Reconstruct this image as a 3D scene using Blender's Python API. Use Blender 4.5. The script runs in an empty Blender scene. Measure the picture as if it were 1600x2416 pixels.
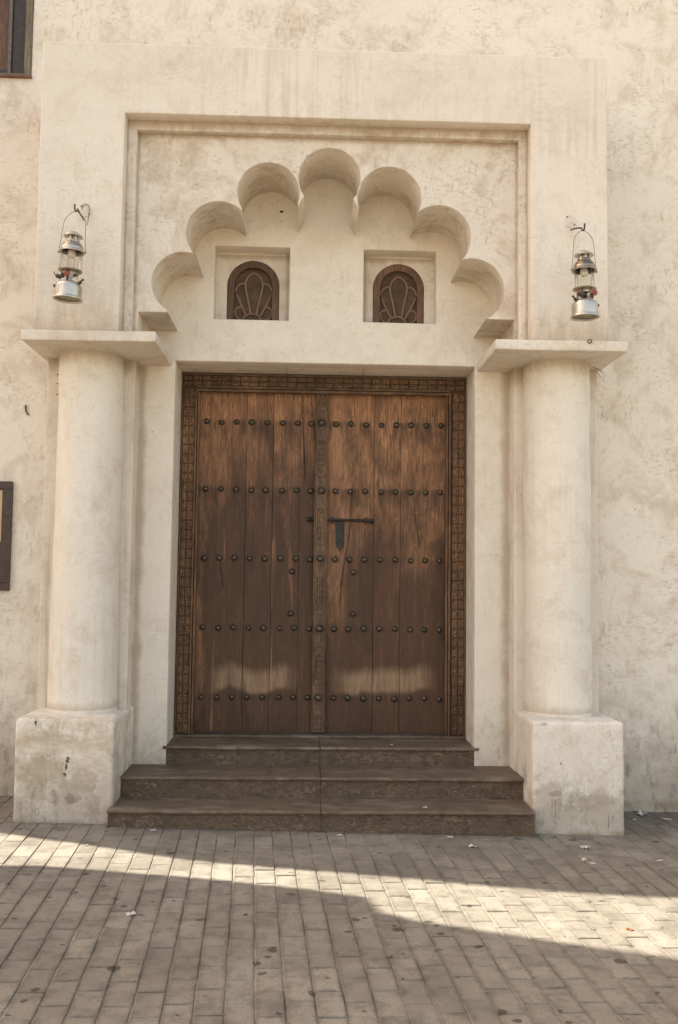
import bpy, bmesh, math, random
from mathutils import Vector, Matrix, noise
random.seed(7)
sc = bpy.context.scene
col = sc.collection
# ------------------------------------------------------------------ camera
cam = bpy.data.objects.new('camera', bpy.data.cameras.new('camera')); col.objects.link(cam)
right = Vector((0.99932271, -0.03466184, 0.01235602)); up = Vector((-0.01469598, -0.06808682, 0.99757116)); fwd = Vector((0.03373637, 0.9970771, 0.0685501))
M = Matrix((right, up, -fwd)).transposed().to_4x4(); M.translation = Vector((0, 0, 1.5))
cam.matrix_world = M
cam.data.sensor_fit = 'HORIZONTAL'; cam.data.sensor_width = 24.0; cam.data.lens = 24.0*2286.4/1600
cam.data.clip_start = .05; cam.data.clip_end = 400
sc.camera = cam
# ------------------------------------------------------------------ world, sun, exposure
SUN = Vector((-.969, .248, 1.0)).normalized()
w = bpy.data.worlds.new('World'); sc.world = w; w.use_nodes = True
nt = w.node_tree; nt.nodes.clear()
sky = nt.nodes.new('ShaderNodeTexSky'); sky.sky_type = 'NISHITA'; sky.sun_disc = False
sky.sun_elevation = math.asin(SUN.z); sky.sun_rotation = math.atan2(SUN.x, SUN.y)
sky.air_density = 1.0; sky.dust_density = 2.5; sky.ozone_density = .6
tint = nt.nodes.new('ShaderNodeMix'); tint.data_type = 'RGBA'; tint.blend_type = 'MULTIPLY'; tint.inputs[0].default_value = 1
tint.inputs[7].default_value = (1.055, .868, .675, 1)      # dusty, warm air
bg = nt.nodes.new('ShaderNodeBackground'); bg.inputs[1].default_value = .13
out = nt.nodes.new('ShaderNodeOutputWorld')
nt.links.new(sky.outputs[0], tint.inputs[6]); nt.links.new(tint.outputs[2], bg.inputs[0]); nt.links.new(bg.outputs[0], out.inputs[0])
sl = bpy.data.lights.new('sun', 'SUN'); sl.energy = 3.5; sl.angle = math.radians(.4); sl.color = (1, .955, .86)
so = bpy.data.objects.new('sun', sl); col.objects.link(so); so.rotation_euler = SUN.to_track_quat('Z', 'Y').to_euler(); so.location = SUN*30
sc.view_settings.view_transform = 'Standard'; sc.view_settings.look = 'None'; sc.view_settings.gamma = 1
sc.view_settings.use_curve_mapping = False
sc.view_settings.exposure = 2.06
sc.render.engine = 'CYCLES'

# ------------------------------------------------------------------ planes of the portal (metres from the camera along y)
W, T, PL, R2, R1, S, CF, F = 6.586, 6.577, 6.415, 6.095, 6.042, 5.945, 5.90, 5.933
D, DL = 6.957, 7.017
def gz(x, y=0): return -.0189*x

# ------------------------------------------------------------------ node helpers
class NT:
    def __init__(s, name):
        s.m = bpy.data.materials.new(name); s.m.use_nodes = True; s.t = s.m.node_tree
        s.b = s.t.nodes['Principled BSDF']; s.geo = s.n('ShaderNodeNewGeometry'); s.pos = s.geo.outputs['Position']
    def n(s, t, **k):
        x = s.t.nodes.new(t)
        for a, b in k.items(): setattr(x, a, b)
        return x
    def l(s, a, b): s.t.links.new(a, b)
    def put(s, v, sock):
        if hasattr(v, 'is_output'): s.l(v, sock)
        else:
            if isinstance(v, tuple) and len(v) == 3 and sock.type == 'RGBA': v = v+(1,)
            sock.default_value = v
    def mp(s, vec, scale=(1, 1, 1), loc=(0, 0, 0), rot=(0, 0, 0)):
        x = s.n('ShaderNodeMapping'); s.put(vec, x.inputs[0]); x.inputs[1].default_value = loc; x.inputs[2].default_value = rot; x.inputs[3].default_value = scale
        return x.outputs[0]
    def noise(s, vec, scale, detail=4, rough=.55, dist=0, col=False):
        x = s.n('ShaderNodeTexNoise'); s.put(vec, x.inputs['Vector']); x.inputs['Scale'].default_value = scale
        x.inputs['Detail'].default_value = detail; x.inputs['Roughness'].default_value = rough; x.inputs['Distortion'].default_value = dist
        return x.outputs[1 if col else 0]
    def vor(s, vec, scale, feat='F1', outp='Distance', rnd=1):
        x = s.n('ShaderNodeTexVoronoi', feature=feat); s.put(vec, x.inputs['Vector']); x.inputs['Scale'].default_value = scale
        x.inputs['Randomness'].default_value = rnd
        return x.outputs[outp]
    def ramp(s, v, *st):
        x = s.n('ShaderNodeValToRGB'); s.put(v, x.inputs[0]); e = x.color_ramp.elements
        while len(e) < len(st): e.new(.5)
        for q, (p, c) in zip(e, st):
            q.position = p; q.color = (c, c, c, 1) if isinstance(c, (int, float)) else tuple(c)+(1,)
        return x.outputs[0]
    def mix(s, f, a, b, mode='MIX'):
        x = s.n('ShaderNodeMix', data_type='RGBA', blend_type=mode); s.put(f, x.inputs[0]); s.put(a, x.inputs[6]); s.put(b, x.inputs[7]); return x.outputs[2]
    def math(s, op, a, b=0.0, c=None, clamp=False):
        x = s.n('ShaderNodeMath', operation=op, use_clamp=clamp); s.put(a, x.inputs[0]); s.put(b, x.inputs[1])
        if c is not None: s.put(c, x.inputs[2])
        return x.outputs[0]
    def sep(s, v):
        x = s.n('ShaderNodeSeparateXYZ'); s.put(v, x.inputs[0]); return x.outputs
    def rng(s, v, a, b, c=0, d=1, smooth=True):
        x = s.n('ShaderNodeMapRange'); x.interpolation_type = 'SMOOTHSTEP' if smooth else 'LINEAR'
        for i, q in enumerate((v, a, b, c, d)): s.put(q, x.inputs[i])
        return x.outputs[0]
    def band(s, v, a, b, soft):   # 1 between a and b
        return s.math('MULTIPLY', s.rng(v, a-soft, a+soft), s.rng(v, b-soft, b+soft, 1, 0))
    def bump(s, h, strength, dist, nrm=None):
        x = s.n('ShaderNodeBump'); s.put(h, x.inputs['Height']); x.inputs['Strength'].default_value = strength; x.inputs['Distance'].default_value = dist
        if nrm is not None: s.l(nrm, x.inputs['Normal'])
        return x.outputs[0]
    def fin(s, colr, rough=.9, nrm=None, metal=0, spec=.3):
        s.put(colr, s.b.inputs['Base Color']); s.put(rough, s.b.inputs['Roughness']); s.put(metal, s.b.inputs['Metallic'])
        s.b.inputs['Specular IOR Level'].default_value = spec
        if nrm is not None: s.l(nrm, s.b.inputs['Normal'])
        return s.m

SAND = (.715, .635, .535); STAIN = (.42, .31, .205); GRIME = (.24, .20, .16)
def plaster(name, base=SAND, blot=.5, scratch=.5, streak=0., foot=0., lines=(), rough_b=.35, seed=0, spots=.4, top=0., marks=()):
    s = NT(name); p = s.mp(s.pos, loc=(seed*3.1, seed*1.7, seed*2.3)); x, y, z = s.sep(s.pos)
    big = s.noise(p, 1.1, 5, .6); mid = s.noise(p, 4.5, 8, .72, .5); fine = s.noise(p, 55, 4, .6)
    c = s.mix(s.ramp(big, (.3, 0), (.72, 1)), base, tuple(a*b for a, b in zip(base, (1.07, 1.08, 1.10))))
    c = s.mix(s.math('MULTIPLY', s.ramp(mid, (.49, 0), (.66, 1)), .50*blot), c, STAIN)
    c = s.mix(s.math('MULTIPLY', s.ramp(s.noise(p, 2.1, 8, .72, 1.2), (.52, 0), (.66, 1)), .42*blot), c, (.50, .375, .25))
    # trowel scratches: short oblique dark flecks in patches
    rot = s.mp(p, scale=(9, 9, 22), rot=(0, math.radians(35), 0))
    rot2 = s.mp(p, scale=(10, 10, 3.5), rot=(0, math.radians(-25), 0))
    sc1 = s.math('MULTIPLY', s.ramp(s.noise(rot, 2.2, 7, .75), (.53, 0), (.60, 1)), s.ramp(s.noise(p, 3.1, 4, .6), (.49, 0), (.58, 1)))
    sc2 = s.math('MULTIPLY', s.ramp(s.noise(rot2, 3.2, 8, .78), (.53, 0), (.60, 1)), s.ramp(s.noise(p, 2.3, 5, .6), (.48, 0), (.58, 1)))
    c = s.mix(s.math('MULTIPLY', sc1, .50*scratch), c, (.33, .265, .195))
    c = s.mix(s.math('MULTIPLY', sc2, .55*scratch), c, STAIN)
    c = s.mix(s.math('MULTIPLY', s.ramp(fine, (.35, 1), (.62, 0)), .10), c, STAIN)
    # short dark nicks left by the trowel
    nk = s.math('MULTIPLY', s.ramp(s.noise(s.mp(p, scale=(7, 7, 15), rot=(0, .5, 0)), 5, 6, .8), (.60, 0), (.66, 1)), s.ramp(s.noise(p, 3.7, 3, .6), (.50, 0), (.58, 1)))
    c = s.mix(s.math('MULTIPLY', nk, .34*scratch), c, (.22, .165, .11))
    # tiny dark pits
    pit = s.math('MULTIPLY', s.ramp(s.vor(p, 14), (.055, 1), (.10, 0)), s.ramp(s.noise(p, 5.5, 2), (.60, 0), (.66, 1)))
    c = s.mix(s.math('MULTIPLY', pit, spots), c, (.10, .075, .05))
    if streak:    # vertical run-off stains
        st = s.noise(s.mp(p, scale=(16, 16, .55)), 1.6, 5, .6)
        st = s.math('MULTIPLY', s.ramp(st, (.50, 0), (.66, 1)), s.ramp(s.noise(p, .9, 3), (.44, 0), (.6, 1)))
        c = s.mix(s.math('MULTIPLY', st, streak), c, STAIN)
    wob = s.math('MULTIPLY', s.math('SUBTRACT', s.noise(p, 6, 6, .7), .5), 1.0)
    wob2 = s.math('MULTIPLY', s.math('SUBTRACT', s.noise(s.mp(p, scale=(3, 3, .8)), 5, 6, .7), .5), 1.0)
    for (ax, v, wd, amt, one) in lines:   # weather dirt collected along a given line of the masonry; one=+1/-1: only that side
        co = {'x': x, 'z': z, 'y': y}[ax]
        d = s.math('SUBTRACT', co, v)
        if one: d = s.math('MULTIPLY', d, one); 
        dd = s.math('ABSOLUTE', d) if not one else s.math('MAXIMUM', d, s.math('MULTIPLY', d, -8.0))
        dd = s.math('ADD', dd, s.math('MULTIPLY', wob2 if ax == 'z' else wob, wd*1.6))
        c = s.mix(s.math('MULTIPLY', s.rng(dd, 0, wd, 1, 0), amt), c, (.31, .215, .13))
    if foot:
        zz = s.math('ADD', z, s.math('MULTIPLY', wob, 1.3))
        c = s.mix(s.math('MULTIPLY', s.rng(zz, .05, .95*foot, 1, 0), .62), c, (.34, .27, .20))
        fl = s.math('MULTIPLY', s.ramp(s.noise(s.mp(p, scale=(2, 2, .9)), 9, 8, .78), (.52, 0), (.64, 1)), s.rng(z, .1, 1.1*foot, 1, 0))
        c = s.mix(s.math('MULTIPLY', fl, .75), c, GRIME)
        pale = s.math('MULTIPLY', s.ramp(s.noise(p, 4.2, 3, .5, .6), (.52, 0), (.60, 1)), s.rng(z, .2, .9*foot, 1, 0))
        c = s.mix(s.math('MULTIPLY', pale, .5), c, (.60, .51, .42))
    if top:
        tt = s.math('MULTIPLY', s.band(z, 4.2, 4.86, .05), s.math('MULTIPLY', s.ramp(s.noise(s.mp(p, scale=(14, 14, .5)), 1.4, 4, .6), (.47, 0), (.60, 1)), s.ramp(s.noise(p, 1.3, 2), (.40, 0), (.56, 1))))
        c = s.mix(s.math('MULTIPLY', tt, top), c, (.50, .37, .25))
    for (mx_, mz_, rx_, rz_, amt, mc) in marks:   # single chips, gouges and splashes
        q = s.math('ADD', s.math('POWER', s.math('DIVIDE', s.math('SUBTRACT', x, mx_), rx_), 2.0), s.math('POWER', s.math('DIVIDE', s.math('SUBTRACT', z, mz_), rz_), 2.0))
        q = s.math('ADD', q, s.math('MULTIPLY', s.math('SUBTRACT', s.noise(p, 34, 5, .7), .5), 4.5))
        c = s.mix(s.math('MULTIPLY', s.rng(q, .3, 1.1, 1, 0), amt), c, mc)
    h = s.math('ADD', s.math('MULTIPLY', mid, .6), s.math('MULTIPLY', s.noise(p, 17, 5, .6), .35))
    n1 = s.bump(h, rough_b, .02); n2 = s.bump(s.noise(p, 120, 3, .6), .25, .002, n1)
    return s.fin(c, .92, n2, spec=.2)

def wood(name, dark, light, amt=1., patch=False, gloss=.55, axis='z'):
    s = NT(name); x, y, z = s.sep(s.pos)
    oi = s.n('ShaderNodeObjectInfo'); r = oi.outputs['Random']
    cb = s.n('ShaderNodeCombineXYZ'); s.l(r, cb.inputs[0]); s.l(r, cb.inputs[2])
    off = s.n('ShaderNodeVectorMath', operation='MULTIPLY_ADD'); s.l(cb.outputs[0], off.inputs[0]); off.inputs[1].default_value = (9, 0, 14); s.l(s.pos, off.inputs[2])
    v = off.outputs[0] if patch else s.pos
    k = (1, 1, .16) if axis == 'z' else (.16, 1, 1)
    warp = s.noise(s.mp(v, scale=k), 3.2, 3, .5, .0)
    gv = s.mp(v, scale=k)
    g1 = s.noise(gv, 48, 8, .66, 1.3); g2 = s.noise(s.mp(v, scale=tuple(q*(1 if q == 1 else .35) for q in k)), 240, 4, .6)
    wv = s.n('ShaderNodeTexWave', wave_type='BANDS', bands_direction='X'); s.put(s.mp(v, scale=k), wv.inputs['Vector']); wv.inputs['Scale'].default_value = 14
    wv.inputs['Distortion'].default_value = 14; wv.inputs['Detail'].default_value = 3; wv.inputs['Detail Scale'].default_value = .9
    f = s.ramp(g1, (.38, 0), (.62, 1)); f = s.math('MULTIPLY_ADD', wv.outputs[1], .35, s.math('MULTIPLY', f, .65))
    wear = s.ramp(s.noise(s.mp(v, scale=(1, 1, .35)), 4.2, 7, .66, .8), (.36, 0), (.64, 1))
    if patch:
        leaf = s.rng(x, .05, .16)                       # 0 left leaf, 1 right leaf
        lim = s.math('MULTIPLY_ADD', leaf, -.38, 2.28)
        ragged = s.math('ADD', s.math('MULTIPLY', s.math('SUBTRACT', s.noise(s.mp(s.pos, scale=(1, 1, .10)), 9, 7, .7, .4), .5), 1.5), s.math('MULTIPLY', s.math('SUBTRACT', s.noise(s.mp(v, scale=(1, 1, .5)), 3.0, 5, .6, .8), .5), 2.6))
        hi = s.rng(s.math('SUBTRACT', s.math('ADD', z, ragged), lim), -.42, .50)
        wear = s.math('MULTIPLY', s.math('MULTIPLY_ADD', wear, .88, .17), s.math('MULTIPLY_ADD', hi, .92, .08))
        wear = s.math('ADD', wear, s.math('MULTIPLY', s.rng(z, 2.58, 2.68, 0, .22), s.rng(z, 2.80, 2.84, 1, .3)), clamp=True)
        f = s.math('MULTIPLY_ADD', s.math('SUBTRACT', 1.0, f), s.math('MULTIPLY_ADD', hi, -.45, -.55), 1.0, clamp=True)   # grain fades under the old dark varnish
    cc = s.mix(wear, dark, light)
    cc = s.mix(s.math('MULTIPLY', s.math('SUBTRACT', 1.0, f), .72*amt), cc, tuple(q*.36 for q in dark))
    cc = s.mix(s.math('MULTIPLY', s.ramp(g1, (.60, 0), (.72, 1)), s.math('MULTIPLY_ADD', wear, .5, .08)), cc, tuple(min(1, q*1.55) for q in light))
    cc = s.mix(s.math('MULTIPLY', s.ramp(s.noise(v, 210, 3, .7), (.40, 1), (.56, 0)), .28), cc, tuple(q*.5 for q in dark))
    if patch:
        # rubbed pale patches near the foot of the leaves
        low = s.math('SUBTRACT', s.noise(s.mp(s.pos, scale=(1, 1, .05)), 3.4, 3, .5), .5)
        zn = s.math('ADD', z, s.math('ADD', s.math('MULTIPLY', low, .18), s.math('MULTIPLY', s.math('SUBTRACT', s.noise(s.mp(s.pos, scale=(1, 1, .22)), 17, 7, .75), .5), .05)))
        ed = s.math('MULTIPLY', s.math('SUBTRACT', s.noise(s.mp(s.pos, scale=(1.6, 1, .3)), 6, 6, .7), .5), .16)
        xn = s.math('ADD', x, ed)
        m1 = s.math('MULTIPLY', s.math('MULTIPLY', s.rng(zn, .665, .715), s.rng(zn, .79, .89, 1, 0)), s.math('ADD', s.band(xn, -.64, -.10, .085), s.band(xn, .27, .89, .10), clamp=True))
        m1 = s.math('MULTIPLY', m1, s.ramp(s.noise(s.mp(s.pos, scale=(1, 1, .12)), 42, 7, .75), (.36, .50), (.58, 1)))
        cc = s.mix(s.math('MULTIPLY', m1, .85), cc, (.36, .228, .135))
        # long rubbed streaks running with the grain
        sk = s.math('MULTIPLY', s.ramp(s.noise(s.mp(v, scale=(1, 1, .045)), 20, 6, .7, .6), (.585, 0), (.66, 1)), s.ramp(s.noise(v, 2.6, 3), (.45, 0), (.58, 1)))
        cc = s.mix(s.math('MULTIPLY', sk, .55), cc, (.40, .20, .11))
        # the inner plank of the right leaf and the left edge are worn paler for most of their height
        jx = s.math('ADD', x, s.math('MULTIPLY', s.math('SUBTRACT', s.noise(s.mp(s.pos, scale=(1, 1, .25)), 6, 5, .65), .5), .16))
        wp = s.math('ADD', s.math('MULTIPLY', s.band(jx, .10, .30, .035), s.rng(z, .95, 1.5)), s.math('MULTIPLY', s.rng(jx, -.755, -.70, 1, 0), s.rng(z, .45, .9)), clamp=True)
        cc = s.mix(s.math('MULTIPLY', s.math('MULTIPLY', wp, s.ramp(g1, (.36, .25), (.62, 1))), .60), cc, (.40, .205, .105))
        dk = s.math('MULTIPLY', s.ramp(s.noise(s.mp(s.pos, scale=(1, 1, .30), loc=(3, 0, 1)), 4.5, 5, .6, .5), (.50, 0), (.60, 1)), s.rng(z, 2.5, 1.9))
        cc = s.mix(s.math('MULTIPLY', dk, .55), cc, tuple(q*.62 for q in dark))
        # dark hand-grease drips under the stud rows
        for zr in (2.626, 2.134):
            dr = s.math('MULTIPLY', s.ramp(s.noise(s.mp(s.pos, scale=(9, 1, .9)), 1.9, 4, .6), (.46, 0), (.58, 1)), s.math('MULTIPLY', s.rng(z, zr-.20, zr-.01, 0, 1), s.rng(z, zr, zr+.035, 1, 0)))
            cc = s.mix(s.math('MULTIPLY', dr, .70), cc, tuple(q*.55 for q in dark))
    h = s.math('ADD', s.math('MULTIPLY', g1, .5), s.math('MULTIPLY', g2, .5))
    return s.fin(cc, s.ramp(g1, (.3, gloss+.2), (.7, gloss)), s.bump(h, .5, .006), spec=.35)

def simple(name, c, rough=.5, metal=0, var=.25, scale=30, bump=.1, spec=.4):
    s = NT(name); f = s.noise(s.pos, scale, 5, .6)
    return s.fin(s.mix(s.ramp(f, (.35, 0), (.7, 1)), tuple(q*(1-var) for q in c), tuple(min(1, q*(1+var)) for q in c)), rough, s.bump(f, bump, .004), metal, spec)

def granite(name, tread):
    s = NT(name)
    v = s.mp(s.pos, scale=(.5, 1, 1)) if not tread else s.mp(s.pos, scale=(.22, 1.6, 1))
    n1 = s.noise(v, 46 if not tread else 22, 8, .78, 1.4); n2 = s.noise(v, 7, 4, .6); n3 = s.noise(s.pos, 3.0, 4, .6)
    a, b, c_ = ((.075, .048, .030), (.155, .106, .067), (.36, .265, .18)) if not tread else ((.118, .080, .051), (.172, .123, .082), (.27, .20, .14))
    c = s.mix(s.ramp(n1, (.38, 0), (.54, 1)), a, b)
    c = s.mix(s.math('MULTIPLY', s.ramp(n1, (.55, 0), (.64, 1)), s.ramp(n2, (.36, .1), (.62, .95))), c, c_)
    c = s.mix(s.math('MULTIPLY', s.ramp(n3, (.40, 0), (.66, 1)), .5), c, tuple(q*.62 for q in b))
    c = s.mix(s.math('MULTIPLY', s.ramp(s.vor(s.pos, 90), (.12, 1), (.2, 0)), .35), c, (.03, .02, .015))
    if tread: c = s.mix(s.math('MULTIPLY', s.ramp(s.noise(s.mp(s.pos, scale=(.5, 1.4, 1)), 6, 7, .7), (.50, 0), (.64, 1)), .42), c, (.36, .29, .215))
    c = s.mix(s.math('MULTIPLY', s.ramp(s.noise(s.pos, 11, 6, .7), (.52, 0), (.62, 1)), .5), c, (.06, .040, .026))
    return s.fin(c, .62 if tread else .8, s.bump(n1, .3 if tread else .8, .002 if tread else .006), spec=.35)

def paving(name, joint=False, edge=False):
    s = NT(name); oi = s.n('ShaderNodeObjectInfo'); r = oi.outputs['Random']; x, y, z = s.sep(s.pos)
    at = s.n('ShaderNodeAttribute', attribute_name='rnd'); rr = s.math('FRACT', s.math('ADD', r, at.outputs['Fac']))
    c = s.mix(rr, (.222, .194, .152), (.300, .266, .210)) if not joint else s.mix(s.ramp(s.noise(s.pos, 2.2, 5, .6), (.45, 0), (.62, 1)), (.36, .315, .25), (.12, .10, .076))
    c = s.mix(s.math('MULTIPLY', s.ramp(s.noise(s.pos, 1.6, 7, .68, .5), (.45, 0), (.62, 1)), .34), c, (.10, .084, .064))
    c = s.mix(s.math('MULTIPLY', s.ramp(s.noise(s.pos, 9, 7, .7), (.48, 0), (.60, 1)), .42), c, (.095, .078, .058))
    c = s.mix(s.math('MULTIPLY', s.ramp(s.noise(s.mp(s.pos, loc=(4, 2, 0)), 5, 5, .6), (.5, 0), (.68, 1)), .5), c, (.31, .27, .215))
    c = s.mix(s.math('MULTIPLY', s.ramp(s.noise(s.pos, 160, 4, .7), (.38, 1), (.56, 0)), .4), c, (.12, .1, .08))
    if edge:    # grime that has crept in from the joints
        tc = s.n('ShaderNodeTexCoord'); ox, oy, oz = s.sep(tc.outputs['Object'])
        ex_ = s.math('SUBTRACT', .0505, s.math('ABSOLUTE', ox)); ey_ = s.math('SUBTRACT', .1090, s.math('ABSOLUTE', oy))
        e = s.math('ADD', s.math('MINIMUM', ex_, ey_), s.math('MULTIPLY', s.math('SUBTRACT', s.noise(s.pos, 22, 5, .7), .5), .075))
        c = s.mix(s.math('MULTIPLY', s.rng(e, -.004, .020, 1, 0), .50), c, (.100, .086, .066))
    # trodden gum and oil spots of uneven size
    vx = s.n('ShaderNodeVectorMath', operation='ADD'); s.l(s.mp(s.pos, scale=(1, 1, .01)), vx.inputs[0])
    nn = s.n('ShaderNodeVectorMath', operation='SCALE'); s.l(s.noise(s.pos, 14, 3, col=True), nn.inputs[0]); nn.inputs['Scale'].default_value = .055; s.l(nn.outputs[0], vx.inputs[1])
    for sc_, th, gate in ((6.5, .19, .42), (11, .20, .40), (3.4, .12, .35)):
        g = s.n('ShaderNodeTexVoronoi'); s.l(vx.outputs[0], g.inputs['Vector']); g.inputs['Scale'].default_value = sc_
        rc = s.n('ShaderNodeSeparateColor'); s.l(g.outputs['Color'], rc.inputs[0])
        th2 = s.math('MULTIPLY', rc.outputs[1], th)
        d = s.math('SUBTRACT', g.outputs['Distance'], th2)
        m = s.math('MULTIPLY', s.rng(d, -.03, .02, 1, 0), s.rng(rc.outputs[0], gate, gate+.04))
        c = s.mix(s.math('MULTIPLY', m, .78), c, (.055, .042, .032))
    # occlusion shade painted into the ground beside the right pedestal, against the wall
    wy = s.math('ADD', y, s.math('MULTIPLY', s.noise(s.pos, 5, 5, .6), .5))
    c = s.mix(s.math('MULTIPLY', s.math('MULTIPLY', s.rng(wy, 6.0, 6.75), s.rng(x, 1.7, 2.1)), .6), c, (.11, .09, .07))
    h = s.math('ADD', s.noise(s.pos, 90, 4, .7), s.math('MULTIPLY', s.noise(s.pos, 14, 3), 1.2))
    return s.fin(c, .88, s.bump(h, .45, .006), spec=.25)

M_wall = plaster('weathered_wall_plaster', lines=(('z', .0, .055, .75, 0),), base=(.785, .70, .585), blot=.8, scratch=.85, foot=1.0, seed=1, spots=.7)
M_tymp = plaster('tympanum_plaster', base=(.765, .685, .575), blot=.4, scratch=.35, foot=.55, seed=2, spots=.5,
                 lines=(('z', 3.265, .05, .0, 0), ('x', -1.13, .05, .55, 0), ('x', 1.37, .06, .55, 0)))
M_panel = plaster('portal_panel_plaster', base=(.735, .655, .55), blot=.38, scratch=.38, streak=.13, seed=3, spots=.3, top=.30, lines=(('z', 2.97, .26, .50, 1),))
M_frame = plaster('portal_frame_plaster', blot=1.25, scratch=.95, seed=4, streak=.2,
                  lines=(('z', 2.904+1.5, .10, .62, -1), ('x', -1.1748, .018, .6, 1), ('x', 1.3941, .02, .6, -1)))
M_arch = plaster('scalloped_arch_plaster', blot=1.15, scratch=.95, seed=5, spots=.5,
                 lines=(('z', 4.3425, .045, .55, -1), ('x', -1.1155, .028, .55, 1), ('x', 1.3398, .028, .5, -1)))
M_col = plaster('column_plaster', base=(.765, .69, .585), blot=.55, scratch=.30, streak=.18, seed=6, spots=.3, lines=(('z', 2.93, .12, .5, -1), ('z', .665, .06, .4, 1)))
M_pil = plaster('pilaster_plaster', blot=.8, scratch=.25, streak=.6, seed=7, lines=(('z', 2.93, .16, .6, -1),))
M_cap = plaster('capital_plaster', blot=.7, scratch=.6, seed=8, spots=.3)
M_ped1 = plaster('stained_pedestal_plaster', lines=(('z', .018, .035, .7, 0),), base=(.79, .705, .59), blot=1.3, scratch=.8, foot=.6, seed=9, spots=.9, rough_b=.8, marks=((-1.405, .40, .016, .022, .95, (.07, .045, .03)), (-1.412, .355, .010, .020, .95, (.07, .045, .03)), (-1.420, .315, .012, .014, .95, (.08, .05, .035)), (-1.60, .615, .008, .020, .95, (.07, .045, .03)), (-1.37, .17, .05, .035, .55, (.20, .15, .10)), (-1.55, .33, .13, .10, .55, (.36, .28, .19)), (-1.32, .27, .10, .09, .45, (.36, .28, .19)), (-1.25, .12, .05, .12, .45, (.33, .25, .18)), (-1.50, .52, .18, .04, .4, (.42, .33, .23))))
M_ped2 = plaster('pedestal_plaster', lines=(('z', -.030, .035, .75, 0),), base=(.765, .69, .585), blot=.6, scratch=.5, foot=.38, seed=14, spots=.9, rough_b=.6, marks=((1.535, .215, .05, .022, .42, (.17, .14, .08)), (1.535, .12, .006, .09, .45, (.17, .13, .09)), (1.515, .14, .004, .06, .45, (.17, .13, .09)), (1.555, .10, .004, .07, .4, (.17, .13, .09)), (1.70, .16, .20, .06, .32, (.28, .22, .15)), (1.47, .628, .03, .01, .6, (.3, .25, .2)), (1.86, .05, .005, .06, .6, (.14, .1, .07))))
M_niche = plaster('niche_plaster', blot=.9, scratch=.5, seed=10, lines=(('z', 3.765, .05, .5, -1), ('x', -.15, .03, .5, -1), ('x', .385, .03, .5, 1)))
M_inner = plaster('reveal_plaster', base=(.66, .56, .44), blot=.9, scratch=.3, streak=.5, seed=11)
M_door = wood('door_wood', (.092, .045, .0225), (.52, .255, .122), patch=True, gloss=.5)
M_jamb = wood('carved_frame_wood', (.145, .078, .042), (.30, .165, .086), gloss=.5)
M_post = wood('centre_post_wood', (.115, .068, .040), (.27, .155, .088), gloss=.5)
M_lint = wood('lintel_wood', (.125, .078, .046), (.24, .145, .085), axis='x', gloss=.5)
M_ridge = wood('highlit_carving_wood', (.28, .16, .088), (.78, .50, .30), gloss=.4)  # paler ridges: the carving's highlights are painted into the wood colour
M_ridge2 = wood('highlit_post_carving_wood', (.19, .112, .064), (.46, .29, .17), gloss=.4)  # post carving, highlights likewise put into a lighter colour
M_groove = wood('shaded_groove_wood', (.095, .052, .028), (.15, .085, .046), gloss=.6)  # frame body behind the tiles, darkened to paint shade into the grooves
M_win = wood('window_wood', (.115, .060, .033), (.29, .150, .080), gloss=.4)
M_winlight = wood('weathered_window_wood', (.16, .12, .08), (.30, .235, .165), gloss=.6)
M_dark = simple('dark_shutter_wood', (.055, .038, .026), .5)
M_iron = simple('dark_iron', (.035, .031, .027), .5, .35, .5, 60, .25)
M_stud = simple('stud_iron', (.100, .080, .060), .34, .5, .4, 40, .25)
M_trac = simple('leaded_brown_came', (.25, .15, .088), .45, .2, .3, 80)
M_pane = simple('dusty_dark_pane', (.10, .062, .036), .6, 0, .3, 12, .1, .25)
M_gtread = granite('granite_tread', True); M_griser = granite('granite_riser', False)
M_pav = paving('distant_paving_block'); M_pavn = paving('paving_block', edge=True); M_sand = paving('joint_sand', True)
M_steel = simple('dull_nickel', (.54, .49, .42), .36, .8, .12, 25, .1)
M_brass = simple('tarnished_nickel', (.33, .28, .21), .36, .85, .3, 30, .1)
M_under = simple('tank_underside', (.30, .26, .17), .45, .6, .3, 20)
M_mech = simple('blackened_brass', (.09, .07, .05), .4, .6, .4, 50)
M_red = simple('red_valve_paint', (.27, .050, .035), .45, 0, .2)
M_wire = simple('bail_wire', (.20, .16, .12), .45, .6, .3)
M_rust = simple('rusty_strap', (.16, .085, .045), .7, .3, .4, 60, .3)
M_white = simple('painted_plate', (.66, .58, .48), .6, 0, .15)
M_cream = simple('notice_paper', (.60, .47, .25), .7, 0, .12, 20)
M_signframe = simple('dark_varnished_frame', (.060, .034, .026), .35, 0, .3)
M_paper = simple('white_paper', (.58, .54, .47), .8, 0, .06)
M_filter = simple('cigarette_filter', (.55, .36, .18), .8, 0, .2)
M_leafm = simple('dry_red_leaf', (.30, .08, .03), .7, 0, .3)
M_cloth = simple('canopy_cloth', (.55, .48, .38), .9, 0, .15, 4)
M_mantle = simple('lamp_mantle', (.72, .66, .58), .9, 0, .1)
g = bpy.data.materials.new('lantern_glass'); g.use_nodes = True
gn = g.node_tree; pb = gn.nodes['Principled BSDF']; gn.nodes.remove(pb)
tr = gn.nodes.new('ShaderNodeBsdfTransparent'); tr.inputs[0].default_value = (.93, .92, .89, 1)
gl = gn.nodes.new('ShaderNodeBsdfGlossy'); gl.inputs['Roughness'].default_value = .06; gl.inputs[0].default_value = (.95, .93, .88, 1)
lw = gn.nodes.new('ShaderNodeLayerWeight'); lw.inputs[0].default_value = .22
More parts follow.
